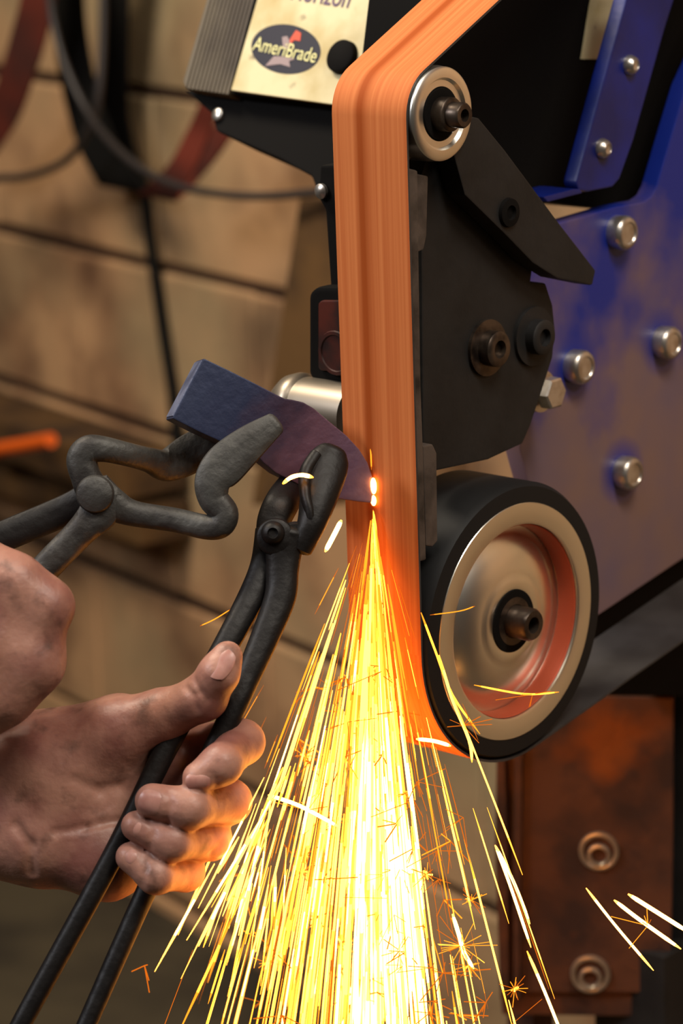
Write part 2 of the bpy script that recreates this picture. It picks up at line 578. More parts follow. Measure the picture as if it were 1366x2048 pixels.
def block_mesh(i):
    rr = random.Random(i)
    L_, H_, D_ = .398, .187, .05
    vv, ff = prism([(-L_ / 2, 0, -H_ / 2), (L_ / 2, 0, -H_ / 2), (L_ / 2, 0, H_ / 2), (-L_ / 2, 0, H_ / 2)], (0, D_, 0))
    me = bpy.data.meshes.new('block'); me.from_pydata([tuple(np.array(q) + np.array([rr.uniform(-.002, .002), 0, rr.uniform(-.002, .002)])) for q in vv], [], ff)
    bm = bmesh.new(); bm.from_mesh(me); bmesh.ops.recalc_face_normals(bm, faces=bm.faces)
    bmesh.ops.bevel(bm, geom=[e for e in bm.edges], offset=.004, segments=1, affect='EDGES'); bm.to_mesh(me); bm.free()
    me.materials.append(MT['block'])
    return me


BM = [block_mesh(i) for i in range(5)]
ang = math.atan2(-WT[1], -WT[0])
t160 = (onwall(160, 620) - W0) @ WT
for r in range(-5, 5):
    zc = -.277 + .2 * r
    for c in range(-7, 7):
        t = t160 + .2 + .4 * c + (.2 if r % 2 else 0)
        if t < -3.0 or t > 2.2:
            continue
        p = wallp(t, zc, random.uniform(-.002, .003))
        o = bpy.data.objects.new('block', BM[random.randrange(5)]); COL.objects.link(o)
        o.parent = wall; o.location = Vector(p - WORLD_LOC[wall.name]); o.rotation_euler = (0, 0, ang + random.uniform(-.004, .004))

wl = box('wall_left', (-3.6, -3.2, ZF), (-3.5, 2.2, 1.8), MT['plaster'], bevel=0); tag(wl, 'dim plain wall far to the left', None, kind='structure')
fl = box('floor', (-3.6, -3.2, ZF - .1), (2.6, 2.2, ZF), MT['floor'], bevel=0); tag(fl, 'dim concrete floor', None, kind='structure')
ce = box('ceiling', (-3.6, -3.2, 1.8), (2.6, 2.2, 1.9), MT['plaster'], bevel=0); tag(ce, 'dim workshop ceiling', None, kind='structure')

# ------------------------------------------------------------------ belt grinder
G = empty('belt_grinder', (-.02, .2, -.30), 'blue and black belt grinder running an orange abrasive belt', 'grinder')
C1 = np.array([.079, -.088]); R1 = .079          # contact wheel (y, z)
C2 = np.array([.0258, .196]); R2 = .0258         # idler
th_top = math.radians(63.7)
C3 = C2 + .30 * np.array([math.sin(th_top), math.cos(th_top)]); R3 = R2
dirb = np.array([.984, .178]); dirb /= np.linalg.norm(dirb)
C4 = C1 + .46 * dirb; R4 = R1


def arc(c, r, a0, a1, n):
    return [c + r * np.array([math.cos(t), math.sin(t)]) for t in np.linspace(a0, a1, n)]


path = []
path += [np.array([0, z]) for z in np.linspace(C1[1], C2[1], 14)]            # upward along the front
path += arc(C2, R2, math.pi, math.pi - th_top, 10)[1:]
path += arc(C3, R3, math.pi - th_top, math.radians(-6), 14)
path += arc(C4, R4, math.radians(-6), -math.pi / 2 + math.atan2(dirb[1], dirb[0]) - 0, 12)
path += arc(C1, R1, -math.pi / 2 + math.atan2(dirb[1], dirb[0]), -math.pi, 26)[:-1]
nP = len(path); XL, XR = -.0205, .0302
nw = 6; tb = .0013
v = []; f = []; fm = []; uvs = []
ln = np.cumsum([0] + [np.linalg.norm(path[(i + 1) % nP] - path[i]) for i in range(nP)])
for i in range(nP):
    T = path[(i + 1) % nP] - path[i - 1]; T /= np.linalg.norm(T); nn = np.array([-T[1], T[0]])   # outward
    for side in (0, 1):
        for j in range(nw + 1):
            x = XL + (XR - XL) * j / nw; q = path[i] - nn * tb * side
            v.append((x, q[0], q[1]))
st = 2 * (nw + 1)
for i in range(nP):
    a0 = i * st; b0 = ((i + 1) % nP) * st
    for j in range(nw):
        f.append((a0 + j, a0 + j + 1, b0 + j + 1, b0 + j)); fm.append(0); uvs.append((i, j))
        k = nw + 1
        f.append((a0 + k + j, b0 + k + j, b0 + k + j + 1, a0 + k + j + 1)); fm.append(1); uvs.append(None)
    f.append((a0, b0, b0 + nw + 1, a0 + nw + 1)); fm.append(1); uvs.append(None)
    f.append((a0 + nw, a0 + 2 * nw + 1, b0 + 2 * nw + 1, b0 + nw)); fm.append(1); uvs.append(None)
me = bpy.data.meshes.new('abrasive_belt'); me.from_pydata(v, [], f)
me.materials.append(MT['belt']); me.materials.append(MT['beltback'])
uvl = me.uv_layers.new(name='UVMap')
for p, mi, ij in zip(me.polygons, fm, uvs):
    p.material_index = mi; p.use_smooth = True
    for li, vi in zip(p.loop_indices, p.vertices):
        i = vi // st; j = (vi % st) % (nw + 1)
        L_ = ln[i] if not (ij and ij[0] == nP - 1 and i == 0) else ln[nP]
        uvl.data[li].uv = (j / nw, L_ * 4)
me.set_sharp_from_angle(angle=math.radians(50))
belt = link('abrasive_belt', me, G, (0, 0, 0)); belt['label'] = 'orange abrasive belt with a darker worn stripe'

AX = (1, 0, 0)
CW = np.array([0, C1[0], C1[1]])
# each wheel is built at real depth about its axle along X
tyre = lathe('contact_wheel', [(-.020, .060), (-.020, .0755), (-.0175, R1 - tb - .0002), (.0275, R1 - tb - .0002), (.0312, .0752), (.0318, .0665), (.0318, .064), (.010, .062), (-.018, .058), (-.020, .060)],
             CW, AX, MT['rubber'], G, n=96)
tyre['label'] = 'black rubber tyred contact wheel with a dished silver hub'
lathe('hub', [(.0312, .0668), (.0322, .0660), (.0324, .0560), (.0318, .0545), (.0188, .0530), (.0182, .0490), (.0195, .0470), (.0225, .0425), (.0253, .0365), (.0270, .0305), (.0277, .0270), (.0278, .0255), (.0286, .0235), (.0290, .0210), (.0290, .0185), (.0275, .010), (-.015, .010), (-.015, .062), (.0312, .0668)],
      CW, AX, MT['hub'], tyre, n=96)
rc = lathe('recess_reflection', [(.0306, .0541), (.0302, .0536), (.0196, .0522), (.0192, .0532)], CW, AX, MT['redreflect'], tyre, n=96); rc['label'] = 'orange red ring painted inside the hub rim as a reflection'  # added ring that paints the orange reflection onto the recess wall
lathe('bearing', [(.0275, .0180), (.0296, .0176), (.0300, .0135), (.0294, .009), (.0, .009)], CW, AX, MT['blackm'], tyre)


def socket_bolt(name, c, axis, r, h, m, parent, n=24, sock=.5, lab=None):
    d = h * .45
    o = lathe(name, [(0, r * .8), (0, r), (h * .88, r), (h, r * .88), (h, r * sock), (h - d, r * sock * .95), (h - d, 0)], c, axis, m, parent, n=n)
    return o


cb = CW + np.array([.0285, 0, 0])
socket_bolt('axle_bolt', cb, AX, .0092, .0150, MT['bolt'], tyre)
lathe('washer', [(0, .0115), (0, .0135), (.0025, .0135), (.0028, .0095)], CW + np.array([.0276, 0, 0]), AX, MT['bolt'], tyre)

CI = np.array([0, C2[0], C2[1]])
idl = lathe('idler_wheel', [(-.0205, .02), (-.0205, R2 - tb), (.0265, R2 - tb), (.0290, R2 - .0016), (.0318, R2 - .0018), (.0328, R2 - .0030), (.0328, .0185), (.0310, .0172), (.0312, .0140), (.0300, .0130), (.0300, .006), (-.0205, .006), (-.0205, .02)],
            CI, AX, MT['alu'], G, n=80)
idl['label'] = 'small bare aluminium idler wheel under the belt bend'
lathe('bearing', [(.0300, .0135), (.0318, .0130), (.0320, .0095), (.031, .006)], CI, AX, MT['blackm'], idl)
lathe('collar', [(.0310, .0088), (.0385, .0088), (.0392, .0080), (.0392, .004)], CI, AX, MT['bolt'], idl)
socket_bolt('axle_bolt', CI + np.array([.0385, 0, 0]), AX, .0066, .0088, MT['bolt'], idl)
# tracking and drive wheels beyond the frame carry the rest of the loop
for nm, c, r in (('tracking_wheel', C3, R3), ('drive_wheel', C4, R4)):
    lathe(nm, [(-.0205, .0), (-.0205, r - tb), (.0300, r - tb), (.0302, r * .8), (.024, r * .7), (.024, 0)], (0, c[0], c[1]), AX, MT['alud'], G)

# platen and its blocks
plt = plate_x('platen', [(816, 336), (836, 341), (838, 500), (842, 760), (847, 900), (853, 1120), (838, 1124), (827, 800), (819, 500)], .0284, .046, MT['grime'], G)
plate_x('platen_block', [(832, 347), (857, 352), (854, 470), (848, 500), (834, 505)], .0262, .030, MT['grime'], plt)
plate_x('platen_block', [(846, 892), (866, 888), (874, 906), (876, 1082), (866, 1094), (852, 1092)], .0280, .030, MT['grime'], plt)
# black bracket plate
brk = plate_x('platen_bracket', [(842, 352), (862, 292), (900, 262), (952, 244), (1010, 350), (1075, 470), (1062, 563), (1092, 566), (1106, 610), (1111, 660), (1106, 715), (1082, 790), (1062, 850), (1046, 888), (976, 920), (873, 942), (846, 890)],
              .012, .012, MT['black'], G, bevel=.0015)
bx = onx(972, 695, .012)
lathe('washer', [(0, .013), (.0, .0155), (.002, .0155), (.0026, .009)], bx, AX, MT['bolt'], brk)
socket_bolt('socket_bolt', bx + np.array([.002, 0, 0]), AX, .0098, .008, MT['bolt'], brk)
bx = onx(1065, 672, .012)
lathe('washer', [(0, .014), (.0, .0165), (.002, .0165), (.0026, .009)], bx, AX, MT['black'], brk)
socket_bolt('socket_bolt', bx + np.array([.002, 0, 0]), AX, .0098, .007, MT['black'], brk)
bz = onx(1092, 784, -.004)
hx = lathe('hex_bolt', [(-.014, .005), (-.002, .005), (0, .0095), (.007, .0095), (.0078, .0082), (.0078, 0)], bz, AX, MT['zinc'], brk, n=6, smooth=False)
lathe('bolt_washer', [(-.004, .012), (-.0005, .012), (0, .006)], bz - np.array([.002, 0, 0]), AX, MT['zinc'], brk)
bar_ = plate_x('belt_guide_bar', [(938, 232), (958, 236), (1010, 300), (1120, 448), (1192, 541), (1185, 571), (1115, 557), (1066, 526), (1012, 470), (930, 390), (905, 300)], .026, .013, MT['black'], G)
lathe('dark_screw', [(0, .008), (.002, .0075), (.0025, .004), (.0005, .0035), (.0005, 0)], onx(1016, 425, .026), AX, MT['blackm'], bar_)
# square tool arm behind the bracket ties it to the frame
box('tool_arm', (-.030, .06, .02), (.0001, .13, .06), MT['black'], G, bevel=.002)

# blue frame plate with its bolts
BX = -.028
bolts = [onx(1232, 464, BX), (onx(1322, 684, BX)), onx(1146, 732, BX), onx(1244, 944, BX)]
MT['wblue'] = worn_blue(bolts)
fr = plate_x('frame_plate', [(1050, 470), (1130, 443), (1232, 413), (1288, 403), (1304, 392), (1314, 372), (1335, 300), (1374, 170), (1480, -60), (1640, 600), (1560, 1010), (1366, 1118), (1190, 1236), (1100, 1120), (1040, 900)],
             BX, .012, MT['wblue'], G, bevel=.0016)
fr['label'] = 'blue side plate filmed with brown dust'
for b in bolts:
    lathe('frame_bolt', [(0, .0070), (0, .0100), (.0072, .0102), (.0092, .0092), (.0100, .0072), (.0100, .0066), (.0092, .0060), (.0092, 0)], b, AX, MT['zinc'], fr, n=40)
# blue tracking arm with two screws
ta = plate_x('tracking_arm', [(1268, -60), (1250, 10), (1200, 190), (1152, 366), (1158, 380), (1176, 384), (1226, 374), (1240, 358), (1268, 280), (1330, 60), (1368, -60)], -.022, .010, MT['bluech'], G, bevel=.002)
plate_x('arm_lip', [(1086, 394), (1148, 378), (1160, 378), (1166, 386), (1150, 390), (1096, 404)], -.022, .026, MT['bluech'], ta, bevel=.0008)
for q in ((1258, 130), (1203, 297)):
    c = onx(*q, -.022)
    lathe('screw', [(0, .0060), (.0010, .0060), (.0040, .0048), (.0052, .0030), (.0045, .0022), (.0045, 0)], c, AX, MT['zinc'], ta, n=28)
# black guard housing far side
gd = plate_x('belt_guard', [(884, -120), (1480, -120), (1460, 250), (1310, 425), (1215, 420), (1092, 405), (1010, 480), (870, 330), (850, 160)], -.062, .05, MT['blackm'], G, bevel=.003)
plate_x('added_wall_gap_panel', [(1198, -100), (1240, -100), (1214, 119), (1163, 118)], -.061, .0012, MT['cream'], gd, bevel=0)  # cream panel added in place of wall seen through a gap
# spacer and base behind
box('spacer_post', (-.062, .20, .02), (-.041, .24, .10), MT['black'], G)
plate_x('base_block', [(1140, 1150), (1440, 1040), (1440, 1392), (1190, 1392)], -.052, .05, MT['blackm'], G, bevel=.003)

# left side: post, switch box, clamp knob
sw_y = .055
v, f = prism([ony(a, b, .045) for a, b in [(640, 330), (700, 330), (712, 800), (672, 800), (662, 600), (650, 420), (636, 395)]], (0, .03, 0))
post = mk('side_post', v, f, MT['blackm'], G, bevel=.002, smooth=True)
lathe('post_screw', [(0, .0042), (.002, .0042), (.0032, .0025), (.0035, 0)], ony(645, 382, .044), (0, -1, 0), MT['zinc'], post, n=20)


def rrect(px0, py0, px1, py1, r, y, n=5):
    pts = []
    for cx, cy, a0 in ((px1 - r, py0 + r, -90), (px1 - r, py1 - r, 0), (px0 + r, py1 - r, 90), (px0 + r, py0 + r, 180)):
        for k in range(n + 1):
            t = math.radians(a0 + 90 * k / n); pts.append(ony(cx + r * math.cos(t), cy + r * math.sin(t), y))
    return pts


v, f = prism(rrect(617, 574, 720, 764, 22, .030), (0, .012, 0))
sw = mk('switch_box', v, f, MT['blackm'], G, bevel=.003, smooth=True)
sw['label'] = 'black switch box with a dark red cover'
v, f = prism(rrect(636, 601, 712, 742, 10, .0282), (0, .003, 0))
mk('switch_cover', v, f, MT['redbox'], sw, bevel=.001, smooth=True)
lathe('switch_button', [(0, .0125), (.0012, .0120), (.0012, .0102), (.0004, .0098), (.0004, 0)], ony(672, 706, .0284), (0, -1, 0), MT['redbox'], sw, n=28)
kc = ony(688, 826, .030)
kn = lathe('clamp_knob', [(-.050, 0), (-.050, .006), (-.046, .012), (-.0405, .0165), (-.034, .0185), (-.030, .0185), (-.028, .0168), (-.022, .0172), (.010, .0172), (.010, 0)], kc, AX, MT['alud'], G, n=56)
kn['label'] = 'brushed aluminium clamp knob'

# ------------------------------------------------------------------ control box
th = math.radians(25)
e1 = np.array([1., 0, 0]); e2 = np.array([0, math.sin(th), math.cos(th)]); e3 = np.cross(e1, e2)   # e3 = towards the viewer
if e3 @ TOCAM < 0:
    e3 = -e3
B0 = at(465, 182, 1.72)                                    # lower left corner of the cream face


def bf(px, py, off=0.):
    return on(px, py, e3, e3 @ B0 + off)


def quadbox(pxs, off, th_, name, m, parent, bevel=.001, **k):
    v, f = prism([bf(a, b, off) for a, b in pxs], -e3 * th_)
    return mk(name, v, f, m, parent, bevel=bevel, smooth=bevel > 0, **k)


cbx = quadbox([(498, -140), (830, -92), (800, -10), (722, 216), (462, 187)], -.001, .075, 'control_box', MT['blackm'], G, bevel=.002)
cbx['label'] = 'grubby speed control box with a cream face and ribbed side'
quadbox([(549, -120), (815, -80), (782, -2), (702, 213), (655, 207), (462, 180)], .0012, .003, 'cream_faceplate', MT['cream'], cbx, bevel=.0004)
# ribs beside the face, built one by one
for i in range(12):
    s0 = i / 12; s1 = (i + .72) / 12
    x0 = 366 + (458 - 366) * s0; x1 = 366 + (458 - 366) * s1
    yb = lambda s: 176 + 13 * s + (0 if s > .05 else -14)
    quadbox([(x0 + 88 - 20 * 0, -140), (x1 + 88, -140), (x1, yb(s1)), (x0, yb(s0))], -.004 + .0035 * min(i, 4) / 4, .040, 'rib', MT['fin'], cbx, bevel=.0006)
quadbox([(460, -130), (540, -120), (460, 180), (368, 166)], -.010, .045, 'rib_backing', MT['blackm'], cbx, bevel=.001)
# oval badge
bc = bf(571, 98, .0014)
ex = bf(641, 107, .0014) - bc; ey = bf(577, 49, .0014) - bc


def ell(c, ax, ay, n=48):
    return [c + ax * math.cos(2 * math.pi * i / n) + ay * math.sin(2 * math.pi * i / n) for i in range(n)]


v, f = prism(ell(bc, ex, ey), -e3 * .0008)
badge = mk('oval_badge', v, f, MT['navy'], cbx); badge['label'] = 'navy oval badge with cream lettering'


def text_mesh(name, s, m, parent, p, xv, height, off=.0004, wfit=None):
    cu = bpy.data.curves.new(name, 'FONT'); cu.body = s; cu.align_x = 'CENTER'; cu.align_y = 'CENTER'; cu.size = 1; cu.extrude = .0
    to = bpy.data.objects.new(name, cu); COL.objects.link(to)
    bpy.context.view_layer.update()
    me0 = bpy.data.meshes.new_from_object(to.evaluated_get(bpy.context.evaluated_depsgraph_get()))
    bpy.data.objects.remove(to); bpy.data.curves.remove(cu)
    co = np.array([q.co[:] for q in me0.vertices])
    wid = co[:, 0].max() - co[:, 0].min()
    xv = np.asarray(xv, float); X = xv / np.linalg.norm(xv); Y = np.cross(e3, X)
    sx = (wfit / wid) if wfit else height
    pts = np.asarray(p) + co[:, :1] * sx * X + co[:, 1:2] * height * Y + e3 * off
    fs = [tuple(q.vertices) for q in me0.polygons]
    bpy.data.meshes.remove(me0)
    return mk(name, pts, fs, m, parent)


text_mesh('badge_lettering', 'AmeriBrade', MT['ytext'], cbx, bf(571, 101, .0016), bf(634, 118, 0) - bf(508, 92, 0), .0125, wfit=np.linalg.norm(bf(634, 110, 0) - bf(506, 92, 0)))
for nm, pts, mm in (('badge_star', [(592, 60), (602, 66), (600, 82), (588, 80), (576, 94), (580, 78)], 'redink'),
                    ('badge_figure', [(564, 74), (574, 72), (582, 88), (578, 100), (566, 96)], 'greyink'),
                    ('badge_anvil', [(530, 132), (548, 112), (580, 114), (590, 118), (578, 122), (580, 134), (560, 128)], 'greyink')):
    v, f = prism([bf(a, b, .0017) for a, b in pts], -e3 * .0004)
    mk(nm, v, f, MT[mm], cbx)
text_mesh('face_lettering', 'Horizon', MT['ptext'], cbx, bf(644, -11, .0013), bf(700, 8, 0) - bf(580, -10, 0), .019, wfit=np.linalg.norm(bf(700, 8, 0) - bf(585, -8, 0)))
lathe('dial', [(0, .0105), (.004, .0100), (.005, .0085), (.005, 0)], bf(688, 116, .001), e3, MT['blackm'], cbx, n=36)
# dark mounting bracket under the box
v, f = prism([bf(a, b, -.012) for a, b in [(366, 178), (462, 190), (700, 220), (700, 420), (640, 400), (622, 352), (560, 318), (432, 262), (424, 228)]], -e3 * .04)
mb = mk('box_bracket', v, f, MT['blackm'], G, bevel=.002, smooth=True)
lathe('bracket_screw', [(0, .0042), (.002, .0042), (.003, .0028), (.0032, 0)], bf(438, 230, -.012), e3, MT['zinc'], mb, n=20)

# ------------------------------------------------------------------ rusty stand under the grinder
sn = np.array([.56, -.828, 0]); sn /= np.linalg.norm(sn)
S0 = at(1180, 1800, 1.93)


def sf(px, py, off=0.):
    return on(px, py, sn, sn @ S0 + off)


ST = empty('steel_stand', (*(sf(1180, 1900, -.05)[:2]), ZF), 'rusty brown steel stand under the grinder with two round washered holes', 'stand')


def sbox(name, pxs, off, th_, m, parent=ST, bevel=.0015):
    v, f = prism([sf(a, b, off) for a, b in pxs], -sn * th_)
    return mk(name, v, f, m, parent, bevel=bevel, smooth=True)


sbox('front_plate', [(1044, 1392), (1348, 1396), (1346, 1700), (1340, 1986), (1036, 1986), (1040, 1700)], 0, .008, MT['rust'])
sbox('left_flange', [(994, 1430), (1008, 1430), (1016, 1700), (1018, 2000), (1000, 2000), (990, 1700)], .006, .10, MT['rust'])
sbox('flange_lip', [(1030, 1430), (1047, 1430), (1043, 1700), (1040, 2000), (1026, 2000), (1026, 1700)], .005, .012, MT['rust'])
sbox('side_web', [(1006, 1430), (1032, 1430), (1030, 2000), (1014, 2000)], -.006, .012, MT['rust'])
sbox('right_channel', [(1348, 1380), (1420, 1380), (1420, 2090), (1336, 2090), (1342, 1700)], -.02, .06, MT['black'])
sbox('lower_rail', [(1000, 1980), (1346, 1984), (1346, 2034), (1004, 2030)], -.004, .05, MT['rust'])
sbox('top_cap', [(1150, 1330), (1420, 1330), (1420, 1392), (1100, 1392)], -.004, .10, MT['black'])
lg = sf(1310, 2000, -.03)
box('leg', (lg[0] - .03, lg[1] - .03, ZF), (lg[0] + .03, lg[1] + .03, lg[2] + .05), MT['black'], ST)
lg = sf(1060, 2000, -.06)
box('leg', (lg[0] - .012, lg[1] - .012, ZF), (lg[0] + .012, lg[1] + .012, lg[2] + .05), MT['rust'], ST)
for q in ((1198, 1701), (1181, 1947)):
    c = sf(*q, 0)
    w_ = lathe('washer', [(0, .0136), (.0030, .0133), (.0033, .0126), (.0033, .0112), (.0028, .0106), (.0002, .0102)], c, sn, MT['ringrust'], ST, n=44)
    lathe('bolt_sleeve', [(.0002, .0082), (.0034, .0080), (.0038, .0074), (.0038, .0060), (.0032, .0055), (.0004, .0052)], c + np.array([0, 0, -.0028]), sn, MT['ringrust'], w_, n=36)

# ------------------------------------------------------------------ axe head (the work piece)
AXE_D = lambda px: 1.5 - (747 - px) / 3.78 / 1000 * .21


def axe_head():
    top = [(400, 719), (450, 743), (500, 768), (545, 791), (562, 799), (578, 801), (600, 806), (622, 818), (655, 845), (688, 871), (715, 899), (733, 926), (745, 958), (749, 980)]
    bot = [(338, 838), (389, 864), (433, 884), (470, 896), (500, 905), (520, 926), (545, 946), (567, 957), (590, 968), (620, 984), (648, 993), (680, 998), (715, 1003), (742, 1006)]
    th_ = [.0125, .0125, .0125, .012, .0115, .0105, .0095, .0085, .007, .0058, .0045, .0032, .0018, .0009]
    axn = W([.205, 0, .979])
    v = []; f = []; n = len(top); nr = 7
    for side in (1, -1):
        for i in range(n):
            for k in range(nr):
                t = k / (nr - 1)
                px = top[i][0] * (1 - t) + bot[i][0] * t; py = top[i][1] * (1 - t) + bot[i][1] * t
                v.append(at(px, py, AXE_D(px)) - axn * .0 + axn * side * th_[i])
    I = lambda s, i, k: s * n * nr + i * nr + k
    for s in (0, 1):
        for i in range(n - 1):
            for k in range(nr - 1):
                q = (I(s, i, k), I(s, i + 1, k), I(s, i + 1, k + 1), I(s, i, k + 1)); f.append(q if s == 0 else q[::-1])
    for i in range(n - 1):
        f.append((I(0, i, 0), I(1, i, 0), I(1, i + 1, 0), I(0, i + 1, 0)))
        f.append((I(0, i, nr - 1), I(0, i + 1, nr - 1), I(1, i + 1, nr - 1), I(1, i, nr - 1)))
    for k in range(nr - 1):
        f.append((I(0, 0, k), I(0, 0, k + 1), I(1, 0, k + 1), I(1, 0, k)))
        f.append((I(0, n - 1, k), I(1, n - 1, k), I(1, n - 1, k + 1), I(0, n - 1, k + 1)))
    o = mk('axe_head', v, f, MT['temper'], None, smooth=True, bevel=.0011)
    me = o.data; uvl = me.uv_layers.new(name='UVMap')
    c = WORLD_LOC[o.name]; A = at(345, 800, AXE_D(345)); Bv = at(749, 980, 1.5) - A; L2 = Bv @ Bv
    for lp in me.loops:
        q = np.array(me.vertices[lp.vertex_index].co[:]) + c - A
        uvl.data[lp.index].uv = (float(q @ Bv / L2), float(q[2] * 9))
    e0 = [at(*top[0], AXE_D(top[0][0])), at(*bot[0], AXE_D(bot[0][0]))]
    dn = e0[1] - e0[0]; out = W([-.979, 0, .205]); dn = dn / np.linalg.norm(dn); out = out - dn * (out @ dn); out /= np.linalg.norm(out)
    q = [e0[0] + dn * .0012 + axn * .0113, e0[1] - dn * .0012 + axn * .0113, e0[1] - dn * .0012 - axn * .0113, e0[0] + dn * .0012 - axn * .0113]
    vv, ff = prism([p_ - out * .001 for p_ in q], out * .0016)  # thin plate added to paint the poll end as the lit side
    pf = mk('lit_poll_face', vv, ff, MT['litpoll'], o, bevel=.0005, smooth=True); pf['label'] = 'end face of the poll, painted paler as if lit'
    tag(o, 'blue and purple heat tinted steel axe head held against the belt', 'axe head')
    return o


axe = axe_head()


def add_heat(o, vals):
    me = o.data; me.materials.clear()
    for q in SPARKM:
        me.materials.append(q)
    vals = np.asarray(vals)
    for p in me.polygons:
        h = vals[list(p.vertices)].mean()
        p.material_index = next(i for i, b in enumerate(HEATS) if h < b)


hot = []
v = []; f = []; hv = []
for (px, py, rx, rz) in ((747, 972, .0017, .0046), (747, 1001, .0015, .0030)):
    c = ony(px, py, -.0016); o0 = len(v); a_, b_ = 12, 8
    for j in range(b_ + 1):
        for i in range(a_):
            p_ = math.pi * j / b_; t_ = 2 * math.pi * i / a_
            v.append(c + np.array([rx * math.sin(p_) * math.cos(t_) * 1.2, .0012 * math.sin(p_) * math.sin(t_), rz * math.cos(p_)])); hv.append(14)
    for j in range(b_):
        for i in range(a_):
            f.append((o0 + j * a_ + i, o0 + j * a_ + (i + 1) % a_, o0 + (j + 1) * a_ + (i + 1) % a_, o0 + (j + 1) * a_ + i))
ho = mk('glowing_edge', v, f, SPARKM[4], axe, smooth=True); add_heat(ho, hv); ho['label'] = 'white hot contact spots'

# ------------------------------------------------------------------ tongs
TG = empty('tongs', at(193, 990, 1.462), 'grey forged tongs gripping the thick end of the axe head', 'tongs')
d0 = 1.462
bar('upper_jaw_arm', [(196, 1000, d0 + .006, 84, .012), (174, 958, d0 + .006, 62, .015), (164, 920, d0 + .006, 62, .016), (178, 900, d0 + .006, 60, .016), (205, 898, d0 + .007, 52, .016), (252, 908, d0 + .012, 48, .015), (298, 920, d0 + .022, 50, .014), (335, 930, d0 + .030, 66, .013), (385, 905, d0 + .037, 80, .010), (450, 868, d0 + .039, 70, .009), (500, 842, d0 + .039, 55, .008)], MT['forged'], TG, sq=3.4)
bar('lower_jaw_arm', [(190, 986, d0 - .006, 86, .012), (228, 1010, d0 - .004, 66, .014), (268, 1027, d0 - .002, 52, .016), (350, 1040, d0 - .004, 49, .016), (412, 1054, d0 - .008, 50, .016), (442, 1050, d0 - .010, 52, .016), (450, 1026, d0 - .010, 54, .016), (428, 998, d0 - .010, 62, .015), (426, 962, d0 - .011, 74, .013), (452, 928, d0 - .011, 86, .011), (500, 885, d0 - .010, 72, .009), (552, 846, d0 - .008, 46, .007)], MT['forged'], TG, sq=3.4)
bar('rein', [(196, 992, d0 + .006, 80, .012), (150, 1012, d0 + .008, 64, .012), (100, 1034, d0 + .008, 62, .012), (0, 1076, d0 + .004, 62, .012), (-90, 1118, d0, 58, .012)], MT['forgedb'], TG, sq=3.4)
bar('rein', [(200, 990, d0 - .006, 92, .012), (198, 1022, d0 - .006, 82, .012), (163, 1062, d0 - .006, 62, .014), (97, 1130, d0 - .008, 60, .014), (20, 1210, d0 - .010, 58, .014), (-80, 1320, d0 - .012, 54, .014)], MT['forged'], TG, sq=3.4)
rv = at(190, 988, d0 - .013)
lathe('rivet', [(-.010, .0098), (.000, .0098), (.0022, .0090), (.0036, .0062), (.004, 0)], rv, TOCAM, MT['forged'], TG, n=32)

T2 = empty('tongs', at(548, 1070, 1.455), 'black tongs held in the lower hand with jaws on the purple blade', 'tongs')
e0 = 1.455
bar('front_jaw', [(600, 1098, e0 + .000, 50, .016), (622, 1050, e0 + .000, 58, .018), (636, 1000, e0 + .004, 74, .018), (648, 950, e0 + .010, 88, .016), (659, 918, e0 + .013, 80, .013), (666, 900, e0 + .014, 58, .010)], MT['forgedb'], T2)
bar('back_jaw', [(545, 1085, e0 + .010, 66, .012), (548, 1042, e0 + .012, 68, .013), (566, 1002, e0 + .018, 70, .013), (592, 962, e0 + .050, 60, .012), (620, 925, e0 + .058, 56, .010)], MT['forgedb'], T2)
bar('jaw_ridge', [(624, 1066, e0 - .001, 24, .012), (620, 1025, e0 - .002, 24, .014), (612, 990, e0 + .001, 26, .014), (612, 945, e0 + .006, 28, .013), (632, 910, e0 + .010, 26, .010)], MT['forgedb'], T2)
bar('rein', [(575, 1062, e0 - .002, 80, .014), (568, 1100, e0 - .002, 74, .014), (565, 1140, e0 - .003, 66, .014), (560, 1195, e0 - .006, 64, .014), (531, 1271, e0 - .012, 58, .014), (497, 1350, e0 - .018, 52, .014), (462, 1430, e0 - .024, 48, .013), (380, 1598, e0 - .026, 44, .013), (291, 1785, e0 - .030, 42, .012), (180, 2034, e0 - .040, 40, .012), (120, 2170, e0 - .045, 38, .012)], MT['forgedb'], T2)
bar('rein', [(548, 1068, e0 + .010, 78, .013), (530, 1130, e0 + .006, 60, .013), (505, 1190, e0 + .000, 56, .013), (455, 1285, e0 - .010, 52, .013), (405, 1372, e0 - .016, 48, .013), (330, 1502, e0 - .022, 46, .013), (226, 1712, e0 - .030, 44, .012), (52, 2030, e0 - .042, 42, .012), (-10, 2150, e0 - .046, 40, .012)], MT['forgedb'], T2)
lathe('boss', [(-.014, .0096), (-.003, .0098), (.0, .0092), (.001, .0078), (.001, 0)], at(550, 1074, e0 - .008), TOCAM, MT['forgedb'], T2, n=40)
lathe('rivet', [(0, .0062), (.002, .0060), (.0045, .0045), (.0052, .0028), (.0038, .0020), (.0036, 0)], at(546, 1066, e0 - .0085), TOCAM, MT['forgedb'], T2, n=28)
lathe('boss', [(-.012, .0080), (-.001, .0080), (.001, .0066), (.0012, 0)], at(590, 1074, e0 - .004), TOCAM, MT['forgedb'], T2, n=36)

# ------------------------------------------------------------------ the smith's two hands
PE = empty('person', at(-40, 1560, 1.45), 'person seen only by two bare work-grimed hands, each gripping a pair of tongs', 'person')


def chain(X, pts, k=.004):
    d = None
    for (p, r), (q, s) in zip(pts[:-1], pts[1:]):
        e = cone(X, p, q, r, s); d = e if d is None else smin(d, e, k)
    return d


